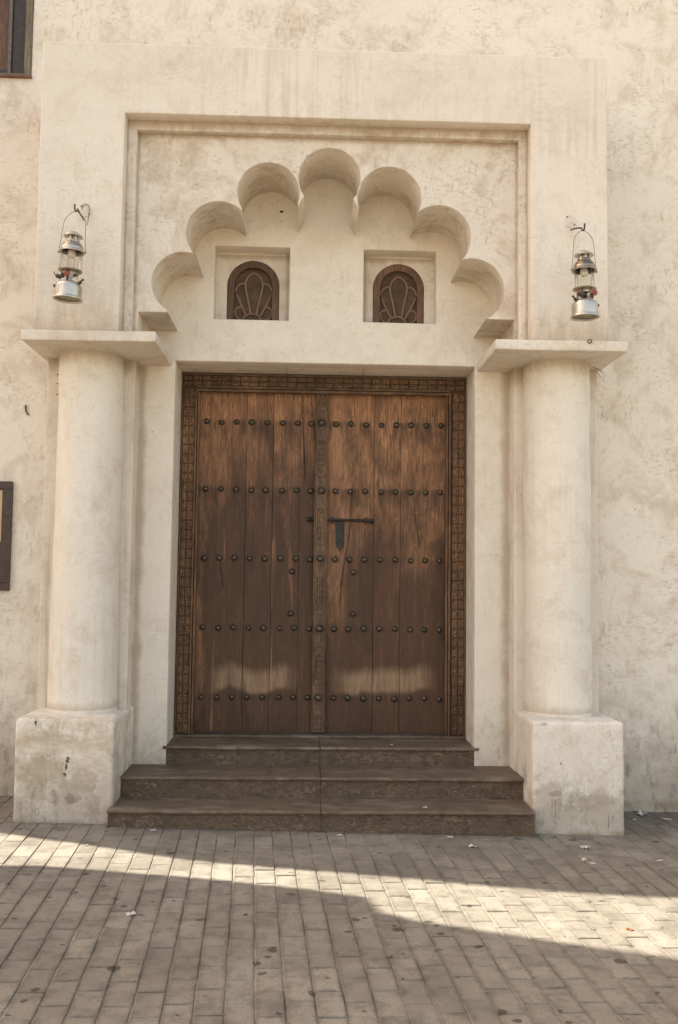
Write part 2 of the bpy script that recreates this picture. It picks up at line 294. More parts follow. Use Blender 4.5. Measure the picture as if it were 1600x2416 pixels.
mx = gn.nodes.new('ShaderNodeMixShader'); mt = gn.nodes.new('ShaderNodeMath'); mt.operation = 'MULTIPLY'; mt.inputs[1].default_value = .4; gn.links.new(lw.outputs[0], mt.inputs[0]); gn.links.new(mt.outputs[0], mx.inputs[0]); gn.links.new(tr.outputs[0], mx.inputs[1]); gn.links.new(gl.outputs[0], mx.inputs[2])
gn.links.new(mx.outputs[0], gn.nodes['Material Output'].inputs[0]); M_glass = g

# ------------------------------------------------------------------ geometry helpers
def mobj(name, me, m=None, parent=None, loc=None, rot=None):
    o = bpy.data.objects.new(name, me); col.objects.link(o)
    if m and not me.materials: me.materials.append(m)
    if parent: o.parent = parent
    if loc is not None: o.location = loc
    if rot is not None: o.rotation_euler = rot
    return o
def bobj(name, bm, m, parent=None, smooth=None, loc=None, rot=None):
    me = bpy.data.meshes.new(name); bmesh.ops.recalc_face_normals(bm, faces=bm.faces); bm.to_mesh(me); bm.free()
    if smooth is not None:
        me.polygons.foreach_set('use_smooth', [True]*len(me.polygons)); me.set_sharp_from_angle(angle=math.radians(smooth))
    return mobj(name, me, m, parent, loc, rot)
def tag(o, label=None, cat=None, group=None, kind=None):
    for k, v in (('label', label), ('category', cat), ('group', group), ('kind', kind)):
        if v: o[k] = v
    return o
def empty(name, loc=(0, 0, 0), rot=(0, 0, 0)):
    o = bpy.data.objects.new(name, None); col.objects.link(o); o.location = loc; o.rotation_euler = rot; o.empty_display_size = .1; return o
def addbox(bm, x0, x1, y0, y1, z0, z1, bev=0, seg=2):
    r = bmesh.ops.create_cube(bm, size=1); vs = r['verts']
    for v in vs: v.co = Vector((x0+(v.co.x+.5)*(x1-x0), y0+(v.co.y+.5)*(y1-y0), z0+(v.co.z+.5)*(z1-z0)))
    if bev:
        es = list({e for v in vs for e in v.link_edges})
        bmesh.ops.bevel(bm, geom=es, offset=bev, segments=seg, affect='EDGES', profile=.5)
    return bm
def box(name, b, m, parent=None, bev=.004, seg=2, smooth=None):
    bm = bmesh.new(); addbox(bm, *b, bev, seg); return bobj(name, bm, m, parent, smooth)
def rough_block(name, b, m, parent, bev=.015, cell=.05, amp=.004, fr=4, seed=0):
    x0, x1, y0, y1, z0, z1 = b; bm = bmesh.new(); addbox(bm, *b)
    for ax, L in ((0, x1-x0), (1, y1-y0), (2, z1-z0)):
        n = max(1, int(L/cell))
        for i in range(1, n):
            co = [0, 0, 0]; co[ax] = (b[2*ax])+L*i/n; no = [0, 0, 0]; no[ax] = 1
            bmesh.ops.bisect_plane(bm, geom=bm.verts[:]+bm.edges[:]+bm.faces[:], plane_co=co, plane_no=no)
    es = [e for e in bm.edges if len(e.link_faces) == 2 and e.calc_face_angle(0) > .5]
    bmesh.ops.bevel(bm, geom=es, offset=bev, segments=3, affect='EDGES', profile=.5)
    for v in bm.verts:
        v.co += noise.noise_vector(v.co*fr+Vector((seed, seed*2, 0)))*amp + noise.noise_vector(v.co*22+Vector((seed, 0, 0)))*amp*.35
    return bobj(name, bm, m, parent, 40)
def wobble(pts, closed=True, step=.09, amp=.0016, seed=0):
    o = []; n = len(pts)
    for i in range(n if closed else n-1):
        a = Vector(pts[i]); b = Vector(pts[(i+1) % n]); L = (b-a).length; k = max(1, int(L/step))
        for j in range(k):
            p = a.lerp(b, j/k); q = noise.noise_vector(Vector((p.x*5+seed, p.y*5, seed*.7)))*amp
            o.append((p.x+q.x, p.y+q.y))
    if not closed: o.append(tuple(pts[-1]))
    return o
def slab2d(name, loops, y0, y1, m, parent=None, bev=.006, wob=True, smooth=35):
    """solid from closed XZ outlines (first the outer one, then holes) between depths y0 and y1"""
    cu = bpy.data.curves.new(name, 'CURVE'); cu.dimensions = '2D'; cu.fill_mode = 'BOTH'
    cu.extrude = (y1-y0)/2-bev; cu.bevel_depth = bev; cu.bevel_resolution = 2; cu.offset = -bev
    for i, lp in enumerate(loops):
        lp = wobble(lp, seed=i) if wob else lp
        sp = cu.splines.new('POLY'); sp.points.add(len(lp)-1); sp.use_cyclic_u = True
        for p, q in zip(sp.points, lp): p.co = (q[0], q[1], 0, 1)
    co = bpy.data.objects.new('tmp', cu); col.objects.link(co)
    dg = bpy.context.evaluated_depsgraph_get(); dg.update()
    me = bpy.data.meshes.new_from_object(co.evaluated_get(dg)); bpy.data.objects.remove(co); bpy.data.curves.remove(cu)
    me.name = name; ym = (y0+y1)/2
    for v in me.vertices: v.co = Vector((v.co.x, ym-v.co.z, v.co.y))
    me.update(); me.materials.clear()
    me.polygons.foreach_set('use_smooth', [True]*len(me.polygons)); me.set_sharp_from_angle(angle=math.radians(smooth))
    return mobj(name, me, m, parent)
def rect(x0, x1, z0, z1): return [(x0, z0), (x1, z0), (x1, z1), (x0, z1)]
def archpts(x0, x1, z0, z1, n=24):
    r = (x1-x0)/2; c = (x0+x1)/2; zc = z1-r
    return [(x0, z0), (x1, z0)]+[(c+r*math.cos(math.pi*i/n), zc+r*math.sin(math.pi*i/n)) for i in range(n+1)]
def tube(bm, pts, r, n=8, closed=False, caps=True):
    pts = [Vector(p) for p in pts]; rings = []; N = len(pts)
    prev = None
    for i, p in enumerate(pts):
        if closed: d = pts[(i+1) % N]-pts[i-1]
        else: d = pts[min(i+1, N-1)]-pts[max(i-1, 0)]
        d.normalize()
        if prev is None: a = d.orthogonal().normalized()
        else: a = (prev-d*prev.dot(d)); a = a.normalized() if a.length > 1e-6 else d.orthogonal().normalized()
        prev = a; b = d.cross(a); rr = r[i] if isinstance(r, (list, tuple)) else r
        rings.append([bm.verts.new(p+(a*math.cos(2*math.pi*k/n)+b*math.sin(2*math.pi*k/n))*rr) for k in range(n)])
    for i in range(N if closed else N-1):
        A, B = rings[i], rings[(i+1) % N]
        for k in range(n): bm.faces.new((A[k], A[(k+1) % n], B[(k+1) % n], B[k]))
    if not closed and caps: bm.faces.new(rings[0][::-1]); bm.faces.new(rings[-1])
    return bm
def lathe(bm, prof, n=40, c=(0, 0), cap0=True, cap1=True):
    rings = []
    for r, z in prof: rings.append([bm.verts.new((c[0]+r*math.cos(2*math.pi*k/n), c[1]+r*math.sin(2*math.pi*k/n), z)) for k in range(n)])
    for A, B in zip(rings, rings[1:]):
        for k in range(n): bm.faces.new((A[k], A[(k+1) % n], B[(k+1) % n], B[k]))
    if cap0: bm.faces.new(rings[0][::-1])
    if cap1: bm.faces.new(rings[-1])
    return bm
def smooth_path(pts, n=6):
    P = [Vector(p) for p in pts]; o = []
    for i in range(len(P)-1):
        p0 = P[max(i-1, 0)]; p1 = P[i]; p2 = P[i+1]; p3 = P[min(i+2, len(P)-1)]
        for j in range(n):
            t = j/n; o.append(.5*((2*p1)+(p2-p0)*t+(2*p0-5*p1+4*p2-p3)*t*t+(3*p1-p0-3*p2+p3)*t**3))
    o.append(P[-1]); return o

# ================================================================== GROUND
bm = bmesh.new(); bmesh.ops.create_grid(bm, x_segments=60, y_segments=60, size=90)
for v in bm.verts: v.co.z = gz(max(-8, min(8, v.co.x)))-.0024
ground = tag(bobj('ground', bm, M_sand), 'sandy ground sheet under the grey paving of the lane', kind='structure')
ang = math.radians(3.1); ca, sa = math.cos(ang), math.sin(ang)
PW, PLn = .1060, .208
blocks = []
for i in range(-50, 52):
    o0 = (i % 2)*.5*PLn+random.uniform(-.018, .018)
    for j in range(-6, 36):
        u = i*PW+random.uniform(-.0012, .0012); v = j*PLn+o0+random.uniform(-.003, .003)
        x = .09+u*ca-v*sa; y = u*sa+v*ca
        if y > 6.66 or y < -1: continue
        if -1.18 < x < 1.42 and y > 6.02: continue
        if y > 6.10 and (-1.70 < x < -1.2 or 1.43 < x < 1.93): continue
        # is it inside the view? (rough frustum on the ground)
        vis = y > 3.15 and (-.317*y-.10+.034*y) < x < (.384*y+.10)
        key = (0 if vis else 1, y)
        blocks.append((key, x, y, random.uniform(-.0018, .0018), random.uniform(-.008, .008), random.uniform(-.012, .012), random.random()))
blocks.sort(key=lambda b: b[0])
def paver_bm(bm, M4=None):
    hw, hl = PW/2-.0030, PLn/2-.0021
    c = [(-hw, -hl), (hw, -hl), (hw, hl), (-hw, hl)]; ch = .003
    a = [bm.verts.new((x, y, -.012)) for x, y in c]; b = [bm.verts.new((x, y, -ch)) for x, y in c]
    d = [bm.verts.new((x-math.copysign(ch, x), y-math.copysign(ch, y), 0)) for x, y in c]
    fs = [bm.faces.new(d)]
    for A, B in ((a, b), (b, d)):
        for k in range(4): fs.append(bm.faces.new((A[k], A[(k+1) % 4], B[(k+1) % 4], B[k])))
    if M4 is not None:
        for v in a+b+d: v.co = M4 @ v.co
    return fs
pmes = []
for k in range(6):
    bm = bmesh.new(); paver_bm(bm)
    for v in bm.verts:
        if v.co.z > -.008: v.co += Vector((random.uniform(-1, 1)*.0012, random.uniform(-1, 1)*.0016, 0))
    me = bpy.data.meshes.new('paving_block'); bmesh.ops.recalc_face_normals(bm, faces=bm.faces); bm.to_mesh(me); bm.free(); me.materials.append(M_pavn); pmes.append(me)
tilt = math.atan(.0189)
for (key, x, y, dz, rx, ry, rn) in blocks[:296]:
    mobj('paving_block', random.choice(pmes), None, ground, (x, y, gz(x)+.002+dz), (rx, tilt+ry, ang+random.uniform(-.006, .006)))
bm = bmesh.new(); lay = bm.faces.layers.float.new('rnd')
for (key, x, y, dz, rx, ry, rn) in blocks[296:]:
    M4 = Matrix.Translation((x, y, gz(x)+.002+dz)) @ Matrix.Rotation(ang, 4, 'Z') @ Matrix.Rotation(tilt+ry, 4, 'Y')
    for f in paver_bm(bm, M4): f[lay] = rn
o = bobj('distant_paving_blocks', bm, M_pav, ground); o['kind'] = 'stuff'

# ================================================================== BUILDING
B = tag(empty('building', (.12, W, 0)), 'cream plastered old building with scalloped arch portal, studded wooden door and two columns', 'building')
bpy.context.view_layer.update()
def par(o): o.parent = B; o.matrix_parent_inverse = Matrix.Translation(B.location).inverted(); return o
XL, XR, ZT = -7.0, 7.0, 6.3
door_hole = rect(-.909, 1.153, -.35, 2.974)
win_hole = rect(-2.95, -1.956, 4.952, 6.05)
n1 = rect(-.657, -.139, 3.27, 3.784); n2 = rect(.373, .879, 3.27, 3.781)
outer = [(XL, -.6), (-.909, -.6), (-.909, 2.974), (1.153, 2.974), (1.153, -.6), (XR, -.6), (XR, ZT), (XL, ZT)]
XL, XR, ZT = -5.27, 7.0, 11.0
corner = [(-5.27, ZT), (-5.26, 7.3), (-5.56, 7.08), (-5.68, 6.56), (-5.74, 6.1), (-5.86, 5.92), (-5.90, 5.46), (-5.50, 4.46), (-5.27, 3.67), (-5.27, -.6)]
wall = par(slab2d('wall', [[(-1.45, -.6), (-1.45, 4.5), (1.65, 4.5), (1.65, -.6), (XR, -.6), (XR, ZT)]+corner, win_hole], W, 6.76, M_wall, bev=.003))
tymp = par(slab2d('portal_wall', [[(-1.46, -.5), (-.909, -.5), (-.909, 2.974), (1.153, 2.974), (1.153, -.5), (1.66, -.5), (1.66, 4.51), (-1.46, 4.51)], n1, n2], T, 6.725, M_tymp, bev=.007))
w1 = archpts(-.579, -.213, 3.2702, 3.729); w2 = archpts(.448, .810, 3.2702, 3.730)
outer2 = [(XL+.02, -.6), (-.912, -.6), (-.912, 2.976), (1.156, 2.976), (1.156, -.6), (XR-.02, -.6), (XR-.02, ZT-.02), (XL+.02, ZT-.02)]
back = par(slab2d('inner_wall', [outer2, w1, w2, rect(-2.96, -1.95, 4.94, 6.06)], 6.717, 7.2, M_niche, bev=.002, wob=False))
# roof mass and side walls behind the facade
par(box('roof', (XL, XR, 7.22, 11, 10.6, 10.9), M_wall)); par(box('side_wall', (XL, XL+.3, 7.21, 11, -.5, 10.6), M_wall)); par(box('side_wall', (XR-.3, XR, 7.21, 11, -.5, 10.6), M_wall)); par(box('rear_wall', (XL+.3, XR-.3, 10.7, 11, -.5, 10.6), M_wall))
# ---- projecting portal above the capitals
XB0, XB1, ZB0, ZB1 = -1.699, 1.885, 3.0, 4.855
def uloop(x0, x1, zt, ex=0): return [(XB0+ex, ZB0), (x0, ZB0), (x0, zt), (x1, zt), (x1, ZB0), (XB1-ex, ZB0), (XB1-ex, ZB1-ex), (XB0+ex, ZB1-ex)]
par(slab2d('portal_panel', [uloop(-1.1748, 1.3941, 4.404)], S, R1+.008, M_panel, bev=.007))
par(slab2d('portal_frame', [uloop(-1.1155, 1.3398, 4.3425, .004)], R1, R2+.006, M_frame, bev=.006))
lobes = [(-.808, 3.370, .200), (-.588, 3.701, .207), (-.273, 3.974, .199), (.119, 4.079, .201), (.508, 3.959, .207), (.830, 3.709, .210), (1.048, 3.364, .208)]
cusps = [(-.900, 3.177), (-.729, 3.552), (-.441, 3.846), (-.083, 3.888), (.309, 3.879), (.691, 3.862), (.976, 3.556), (1.1374, 3.177)]
path = []
for i, (cx, cz, r) in enumerate(lobes):
    a = math.atan2(cusps[i][1]-cz, cusps[i][0]-cx); b = math.atan2(cusps[i+1][1]-cz, cusps[i+1][0]-cx)
    while b > a: b -= 2*math.pi
    if a-b < math.pi*.6: b -= 2*math.pi
    path.append(cusps[i])
    for k in range(1, 40): t = a+(b-a)*k/40; path.append((cx+r*math.cos(t), cz+r*math.sin(t)))
path.append(cusps[-1])
ex = .008
arch_loop = [(XB0+ex, ZB0), (-1.0855, ZB0), (-1.0855, 3.177)]+path+[(1.322, 3.177), (1.322, ZB0), (XB1-ex, ZB0), (XB1-ex, ZB1-ex), (XB0+ex, ZB1-ex)]
# the straight outline is wobbled, the scallops are kept as they are
par(slab2d('scalloped_arch', [arch_loop], R2, T+.004, M_arch, bev=.0045, wob=False, smooth=50))
# ---- pilasters, columns, capitals, pedestals
par(slab2d('pilaster', [rect(-1.73, -1.150, -.3, 2.965)], PL, T+.01, M_pil, bev=.008)); par(slab2d('pilaster', [rect(1.389, 1.953, -.3, 2.965)], PL, T+.01, M_pil, bev=.008))
def column(x0, x1, rt, rb, cx0, cx1, p, pm, seed, labs):
    cx = (x0+x1)/2; cy = 6.34; bm = bmesh.new(); prof = []
    for k in range(41):
        z = .60+(2.955-.60)*k/40; prof.append((rb+(rt-rb)*k/40, z))
    lathe(bm, prof, 56, (cx, cy))
    for v in bm.verts:
        d = Vector((v.co.x-cx, v.co.y-cy, 0)).normalized(); v.co += d*(noise.noise(v.co*2.6+Vector((seed, 0, 0)))*.008+noise.noise(v.co*9)*.0022)
    c = par(bobj('column', bm, M_col, None, 60)); c['label'] = labs
    k = rough_block('capital', (cx0, cx1, CF, T+.01, 2.936, 3.001), M_cap, None, .009, .06, .0038, 3, seed); k.parent = c; k.matrix_parent_inverse = c.matrix_world.inverted()
    q = rough_block('pedestal', p, pm, None, .022, .045, .0055, 3.2, seed+5); q.parent = c; q.matrix_parent_inverse = c.matrix_world.inverted()
    return c
column(-1.630, -1.208, .206, .219, -1.765, -.939, (-1.722, -1.134, F, T+.02, -.25, .640), M_ped1, 3, 'round left column on a stained pedestal')
column(1.436, 1.876, .216, .220, 1.162, 1.993, (1.398, 1.962, F, T+.02, -.25, .644), M_ped2, 8, 'round right column on a pale pedestal')
for o_ in B.children:      # children were built in world space; capital and pedestal keep it through their column
    if o_.name.startswith('column'):
        for c_ in o_.children: c_.matrix_parent_inverse = Matrix()
# small fixings in the wall
bm = bmesh.new(); tube(bm, [Vector((1.75+.012*math.cos(t), 5.893, 2.994+.012*math.sin(t))) for t in [i*math.pi/6 for i in range(12)]], .003, 6, closed=True)
par(bobj('screw_eye', bm, M_iron, None, 40))
bm = bmesh.new(); tube(bm, smooth_path([(1.862, 6.20, 2.90), (1.87, 6.12, 2.87), (1.895, 6.10, 2.845)]), .0025, 6); tube(bm, smooth_path([(1.864, 6.20, 2.88), (1.872, 6.12, 2.84), (1.882, 6.10, 2.81)]), .0018, 6)
par(bobj('cut_wire', bm, M_wire, None, 40))
bm = bmesh.new(); tube(bm, smooth_path([(-1.915, W+.01, 2.645), (-1.912, W-.012, 2.64), (-1.905, W-.015, 2.60), (-1.888, W-.012, 2.578)]), [.006]*18+[.004], 6)
par(bobj('plant_sprig', bm, simple('dry_moss', (.10, .09, .05), .9), None, 40))
for z in (2.81, 2.75, 2.68):
    bm = bmesh.new(); tube(bm, [(-1.628, 6.34, z), (-1.646, 6.33, z)], .003, 6); par(bobj('nail', bm, M_iron, None))
bm = bmesh.new(); addbox(bm, -.215, -.190, T-.004, T+.01, 4.028, 4.042, .003); par(bobj('pin_hole_plug', bm, M_iron, None))

# ---- arched windows in their niches
def arched_window(x0, x1, z1, lab):
    z0 = 3.272; bw = .050; par_o = par(slab2d('window', [archpts(x0+.001, x1-.001, z0, z1-.001), archpts(x0+bw, x1-bw, z0+.012, z1-bw)], 6.712, 6.80, M_win, bev=.005, wob=False))
    par_o['label'] = lab; cx = (x0+x1)/2; k = (x1-x0)/327.0
    def add(name, bm, m, **kw):
        o = bobj(name, bm, m, None, **kw); o.parent = par_o; return o
    me_o = slab2d('pane', [archpts(x0+bw-.004, x1-bw+.004, z0+.006, z1-bw+.004)], 6.752, 6.765, M_pane, bev=.001, wob=False); me_o.parent = par_o
    P = lambda u, v: (cx+(u-316)*k, 6.745, z0+.010+(517-v)*k*1.02)
    paths = [[(250, 497), (262, 470), (285, 457), (312, 453), (338, 457), (358, 472), (370, 497)],
             [(300, 455), (288, 390), (272, 320), (264, 275), (272, 235), (295, 208), (318, 196), (343, 208), (366, 235), (374, 275), (366, 320), (350, 390), (338, 455)],
             [(272, 462), (240, 400), (208, 330)], [(364, 462), (396, 400), (430, 330)],
             [(200, 315), (212, 285), (235, 265), (262, 262)], [(437, 315), (425, 285), (402, 265), (376, 262)],
             [(196, 440), (212, 418), (238, 408)], [(440, 440), (424, 418), (398, 408)],
             [(203, 440), (206, 465), (222, 485), (250, 496)], [(433, 440), (430, 465), (412, 485), (372, 498)],
             [(250, 508), (312, 508), (370, 508)]]
    bm = bmesh.new()
    for pth in paths: tube(bm, smooth_path([P(*q) for q in pth], 4), .0082, 8)
    add('tracery', bm, M_trac, smooth=40)
    bm = bmesh.new(); addbox(bm, x0+bw-.004, x1-bw+.004, 6.735, 6.757, z0, z0+.016, .003); add('sill', bm, M_win)
    return par_o
arched_window(-.579, -.213, 3.729, 'left arched window with palmette tracery'); arched_window(.448, .810, 3.730, 'right arched window with palmette tracery')
# ---- corner window, upper left
wf = par(slab2d('window', [rect(-2.95, -1.957, 4.953, 6.05), rect(-2.90, -2.005, 4.973, 6.0)], W-.012, 6.66, M_winlight, bev=.004, wob=False)); wf['label'] = 'square window with a weathered outer frame at the upper left corner'
def sub(name, b, m, parent, bev=.003):
    o = box(name, b, m, None, bev); o.parent = parent; return o
sub('sill', (-2.97, -1.95, W-.03, 6.60, 4.940, 4.957), simple('reddish_sill_wood', (.17, .085, .06), .5), wf)
sub('inner_frame', (-2.11, -2.006, 6.64, 6.70, 4.975, 5.999), M_dark, wf)
sub('shutter_stile', (-2.135, -2.112, 6.625, 6.68, 4.975, 5.999), simple('stile_edge', (.13, .115, .10), .5), wf)
sub('inner_frame', (-2.9, -2.136, 6.64, 6.70, 4.975, 5.03), M_dark, wf)
for k in range(4): sub('shutter_board', (-2.9+k*.191, -2.9+k*.191+.187, 6.675, 6.70, 5.032, 5.999), M_win, wf)
# ================================================================== DOOR
M_f = M_jamb
jl = (-.909, -.785); jr = (1.020, 1.153); ZS = .392
door = par(slab2d('door', [[(-.909, ZS), (-.800, ZS), (-.800, 2.851), (1.030, 2.851), (1.030, ZS), (1.153, ZS), (1.153, 2.972), (-.909, 2.972)]], D+.006, 7.06, M_groove, bev=.002, wob=False))
door['label'] = 'studded double door of worn brown planks in a carved frame'
def dsub(name, bm, m, **kw):
    o = bobj(name, bm, m, None, **kw); o.parent = door; return o
def dbox(name, b, m, bev=.003, seg=2): return sub(name, b, m, door, bev)
# frame mouldings
dbox('lintel_moulding', (-.800, 1.030, D-.016, D+.01, 2.862, 2.876), M_lint, .004); dbox('lintel_moulding', (-.800, 1.030, D-.008, D+.02, 2.838, 2.859), M_lint, .005)
dbox('lintel_moulding', (-.906, 1.150, D-.012, D+.008, 2.955, 2.970), M_lint, .003)
for x0, x1 in ((-.812, -.798), (1.028, 1.042)): dbox('jamb_moulding', (x0, x1, D-.014, D+.01, ZS, 2.861), M_jamb, .005)
for x0, x1 in ((-.795, -.780), (1.010, 1.025)): dbox('jamb_moulding', (x0, x1, D+.004, D+.05, ZS, 2.838), M_jamb, .004)
for x0, x1 in ((-.907, -.899), (1.143, 1.151)): dbox('jamb_moulding', (x0, x1, D-.014, D+.008, ZS, 2.876), M_jamb, .003)
def leafrel(bm, a, b, wd, hgt, y0):
    a = Vector((a[0], y0, a[1])); b = Vector((b[0], y0, b[1])); d = b-a; n = Vector((-d.z, 0, d.x)).normalized(); m = a.lerp(b, .52)
    v = [bm.verts.new(p) for p in (a, m+n*wd, b, m-n*wd, m+Vector((0, -hgt, 0)), a.lerp(b, .2)+Vector((0, -hgt*.7, 0)), a.lerp(b, .85)+Vector((0, -hgt*.6, 0)))]
    A, L, Bv, Rr, Mv, Q, Z = v
    for f in ((A, L, Q), (Q, L, Mv), (Mv, L, Z), (Z, L, Bv), (Bv, Rr, Z), (Z, Rr, Mv), (Mv, Rr, Q), (Q, Rr, A)): bm.faces.new(f)
def tile_mesh(w_, h_, fx, fz, style=0):
    bm = bmesh.new(); g_ = .0007
    c = [(g_, g_), (w_-g_, g_), (w_-g_, h_-g_), (g_, h_-g_)]
    a = [bm.verts.new((x, .012, z)) for x, z in c]; b = [bm.verts.new((x, .000, z)) for x, z in c]; q = .004
    d = [bm.verts.new((min(max(x, g_+q), w_-g_-q), -.0035 if False else .0045, min(max(z, g_+q), h_-g_-q))) for x, z in c]
    bm.faces.new(d)
    for A, Bq in ((a, b), (b, d)):
        for k in range(4): bm.faces.new((A[k], A[(k+1) % 4], Bq[(k+1) % 4], Bq[k]))
    m = min(w_, h_)
    def X(u, v): return ((w_*u if not fx else w_*(1-u)), (h_*v if not fz else h_*(1-v)))
    nf = len(bm.faces)
    leafrel(bm, X(.10, .08), X(.92, .90), m*.10, .0120, .0045)
    leafrel(bm, X(.12, .22), X(.30, .95), m*.11, .0120, .0045)
    leafrel(bm, X(.28, .10), X(.95, .30), m*.11, .0120, .0045)
    bm.faces.ensure_lookup_table()
    for f in bm.faces[nf:]: f.material_index = 1
    me = bpy.data.meshes.new('carved_tile'); bmesh.ops.recalc_face_normals(bm, faces=bm.faces); bm.to_mesh(me); bm.free(); return me
TW, TH = .0445, (2.870-ZS-.02)/36
jm = {(a, b): tile_mesh(TW, TH, a, b) for a in (0, 1) for b in (0, 1)}
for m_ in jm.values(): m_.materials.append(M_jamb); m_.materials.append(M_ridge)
for x0 in (-.899, 1.0435+.010):
    for k in range(2):
        for r in range(36):
            o = mobj('carved_tile', jm[(k ^ 0, r & 1)], None, door, (x0+k*TW, D-.001+random.uniform(-.001, .001), ZS+.01+r*TH))
lw_, lh = .0672, .0385
lm = {(a, b): tile_mesh(lw_, lh, a, b) for a in (0, 1) for b in (0, 1)}
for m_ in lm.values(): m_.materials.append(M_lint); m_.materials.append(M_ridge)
nl = 30; lw0 = (1.143+.899)/nl
for i in range(nl):
    for k in range(2): mobj('carved_tile', lm[(i & 1, k)], None, door, (-.899+i*lw0, D-.001, 2.8765+k*.0392))
# planks
zb, zt = .405, 2.845
planks = [(-.782, -.4425), (-.4395, -.2485), (-.2455, -.0515), (-.0485, .058), (.152, .4905), (.4935, .6835), (.6865, 1.028)]
def plank(x0, x1, i):
    bm = bmesh.new(); nz = 24; nx = 3; ys = DL+random.uniform(-.002, .003)
    g_ = [[None]*(nz+1) for _ in range(nx+1)]
    for a in range(nx+1):
        for b in range(nz+1):
            z = zb+(zt-zb)*b/nz; x = x0+(x1-x0)*a/nx
            if a in (0, nx): x += noise.noise(Vector((x*3, z*1.6, i)))*.0016
            y = ys+noise.noise(Vector((x*6, z*2, i*3)))*.002+(.003 if a in (0, nx) else 0)
            g_[a][b] = bm.verts.new((x, y, z))
    for a in range(nx):
        for b in range(nz): bm.faces.new((g_[a][b], g_[a+1][b], g_[a+1][b+1], g_[a][b+1]))
    r = bmesh.ops.extrude_face_region(bm, geom=bm.faces[:])
    for v in r['geom']:
        if isinstance(v, bmesh.types.BMVert): v.co.y += .035
    return dsub('plank', bm, M_door, smooth=30)
for i, (a, b) in enumerate(planks): plank(a, b, i)
dbox('backing_board', (-.80, 1.03, DL+.034, DL+.05, .395, 2.85), M_dark, 0)
dbox('bottom_rail', (-.782, 1.028, DL-.004, DL+.03, .392, .404), M_dark, .002)
# centre post with carved medallions
PX0, PX1 = .0595, .1505; pc = (PX0+PX1)/2; PY = DL-.028
dbox('centre_post', (PX0, PX1, PY, DL+.02, zb, zt), M_post, .003)
for xx in ((PX0-.002, PX0+.006), (PX1-.006, PX1+.002)): dbox('post_bead', (xx[0], xx[1], PY-.006, PY+.01, zb, zt), M_post, .003)
rows = [2.626, 2.134, 1.638, 1.139, .646]
def medal(z0, z1, cells, open_top=False):
    hw = .038; pts = []
    zc1 = z1-.030 if not open_top else z1; zc0 = z0+.030
    lp = [(pc-hw, zc0)]+[(pc+hw*math.cos(math.pi+t*math.pi/10), zc0+.030*math.sin(math.pi+t*math.pi/10)) for t in range(1, 10)]+[(pc+hw, zc0)]
    if open_top: lp += [(pc+hw, z1), (pc-hw, z1)]
    else: lp += [(pc+hw, zc1)]+[(pc+hw*math.cos(t*math.pi/10), zc1+.030*math.sin(t*math.pi/10)) for t in range(1, 10)]+[(pc-hw, zc1)]
    iw = .026; H = zc1-zc0-.012
    o = slab2d('medallion', [lp, rect(pc-iw, pc+iw, zc0+.004, zc1-.004)], PY-.009, PY+.004, M_post, bev=.0022, wob=False); o.parent = door
    bm = bmesh.new(); zz = zc0+.004; h = (zc1-zc0-.008)/cells
    for k in range(cells):
        zc = zz+h*(k+.5)
        for sx in (-1, 1):
            for sz in (-1, 1): leafrel(bm, (pc+sx*.003, zc+sz*.004), (pc+sx*.023, zc+sz*(h/2-.004)), .0060, .010, PY)
        leafrel(bm, (pc, zc-.008), (pc, zc-h/2+.002), .007, .009, PY); leafrel(bm, (pc, zc+.008), (pc, zc+h/2-.002), .007, .009, PY)
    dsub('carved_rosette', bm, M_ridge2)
def ring(zc, r):
    bm = bmesh.new(); tube(bm, [(pc+r*math.cos(t*math.pi/12), PY-.001, zc+r*1.15*math.sin(t*math.pi/12)) for t in range(24)], .0045, 6, closed=True)
    for s_ in (-1, 1): tube(bm, [(pc-.012, PY, zc+s_*(r*1.15+.002)), (pc-.010, PY, zc+s_*(r*1.15+.035))], .003, 6); tube(bm, [(pc+.012, PY, zc+s_*(r*1.15+.002)), (pc+.010, PY, zc+s_*(r*1.15+.035))], .003, 6)
    dsub('stud_ring', bm, M_post, smooth=50)
medal(2.715, 2.870, 1)
for za, zb_ in zip(rows, rows[1:]): c_ = (za+zb_)/2; medal(c_-.150, c_+.150, 3)
medal(.425, .560, 1)
for z in rows: ring(z, .036)
# studs
def stud_mesh(r, h):
    bm = bmesh.new(); prof = [(r*1.12, 0), (r*1.10, -.002), (r, -.004)]+[(r*math.cos(t), -.004-h*math.sin(t)) for t in [math.pi/2*k/6 for k in range(1, 6)]]
    lathe(bm, prof, 20, cap0=True); 
    for v in bm.verts: v.co = Vector((v.co.x, v.co.z, v.co.y))
    me = bpy.data.meshes.new('stud'); bmesh.ops.recalc_face_normals(bm, faces=bm.faces); bm.to_mesh(me); bm.free(); me.polygons.foreach_set('use_smooth', [True]*len(me.polygons)); me.materials.append(M_stud); return me
sm, smb = stud_mesh(.0198, .020), stud_mesh(.0240, .022)
SX = [-.728, -.621, -.513, -.403, -.294, -.180, -.073, .029, .105, .211, .318, .427, .541, .649, .760, .867, .972]
for z in rows:
    for x in SX:
        post = abs(x-.105) < .01
        o = mobj('stud', smb if post else sm, None, door, (x+random.uniform(-.003, .003), (PY if post else DL)+.001, z+random.uniform(-.004, .004))); o.rotation_euler = (0, random.uniform(0, 6), 0); q = random.uniform(.92, 1.08); o.scale = (q, 1, q)
for x, z in ((-.098, 1.547), (-.103, 1.245), (.349, 1.545), (.348, 1.246)): mobj('stud', sm, None, door, (x, DL+.001, z))
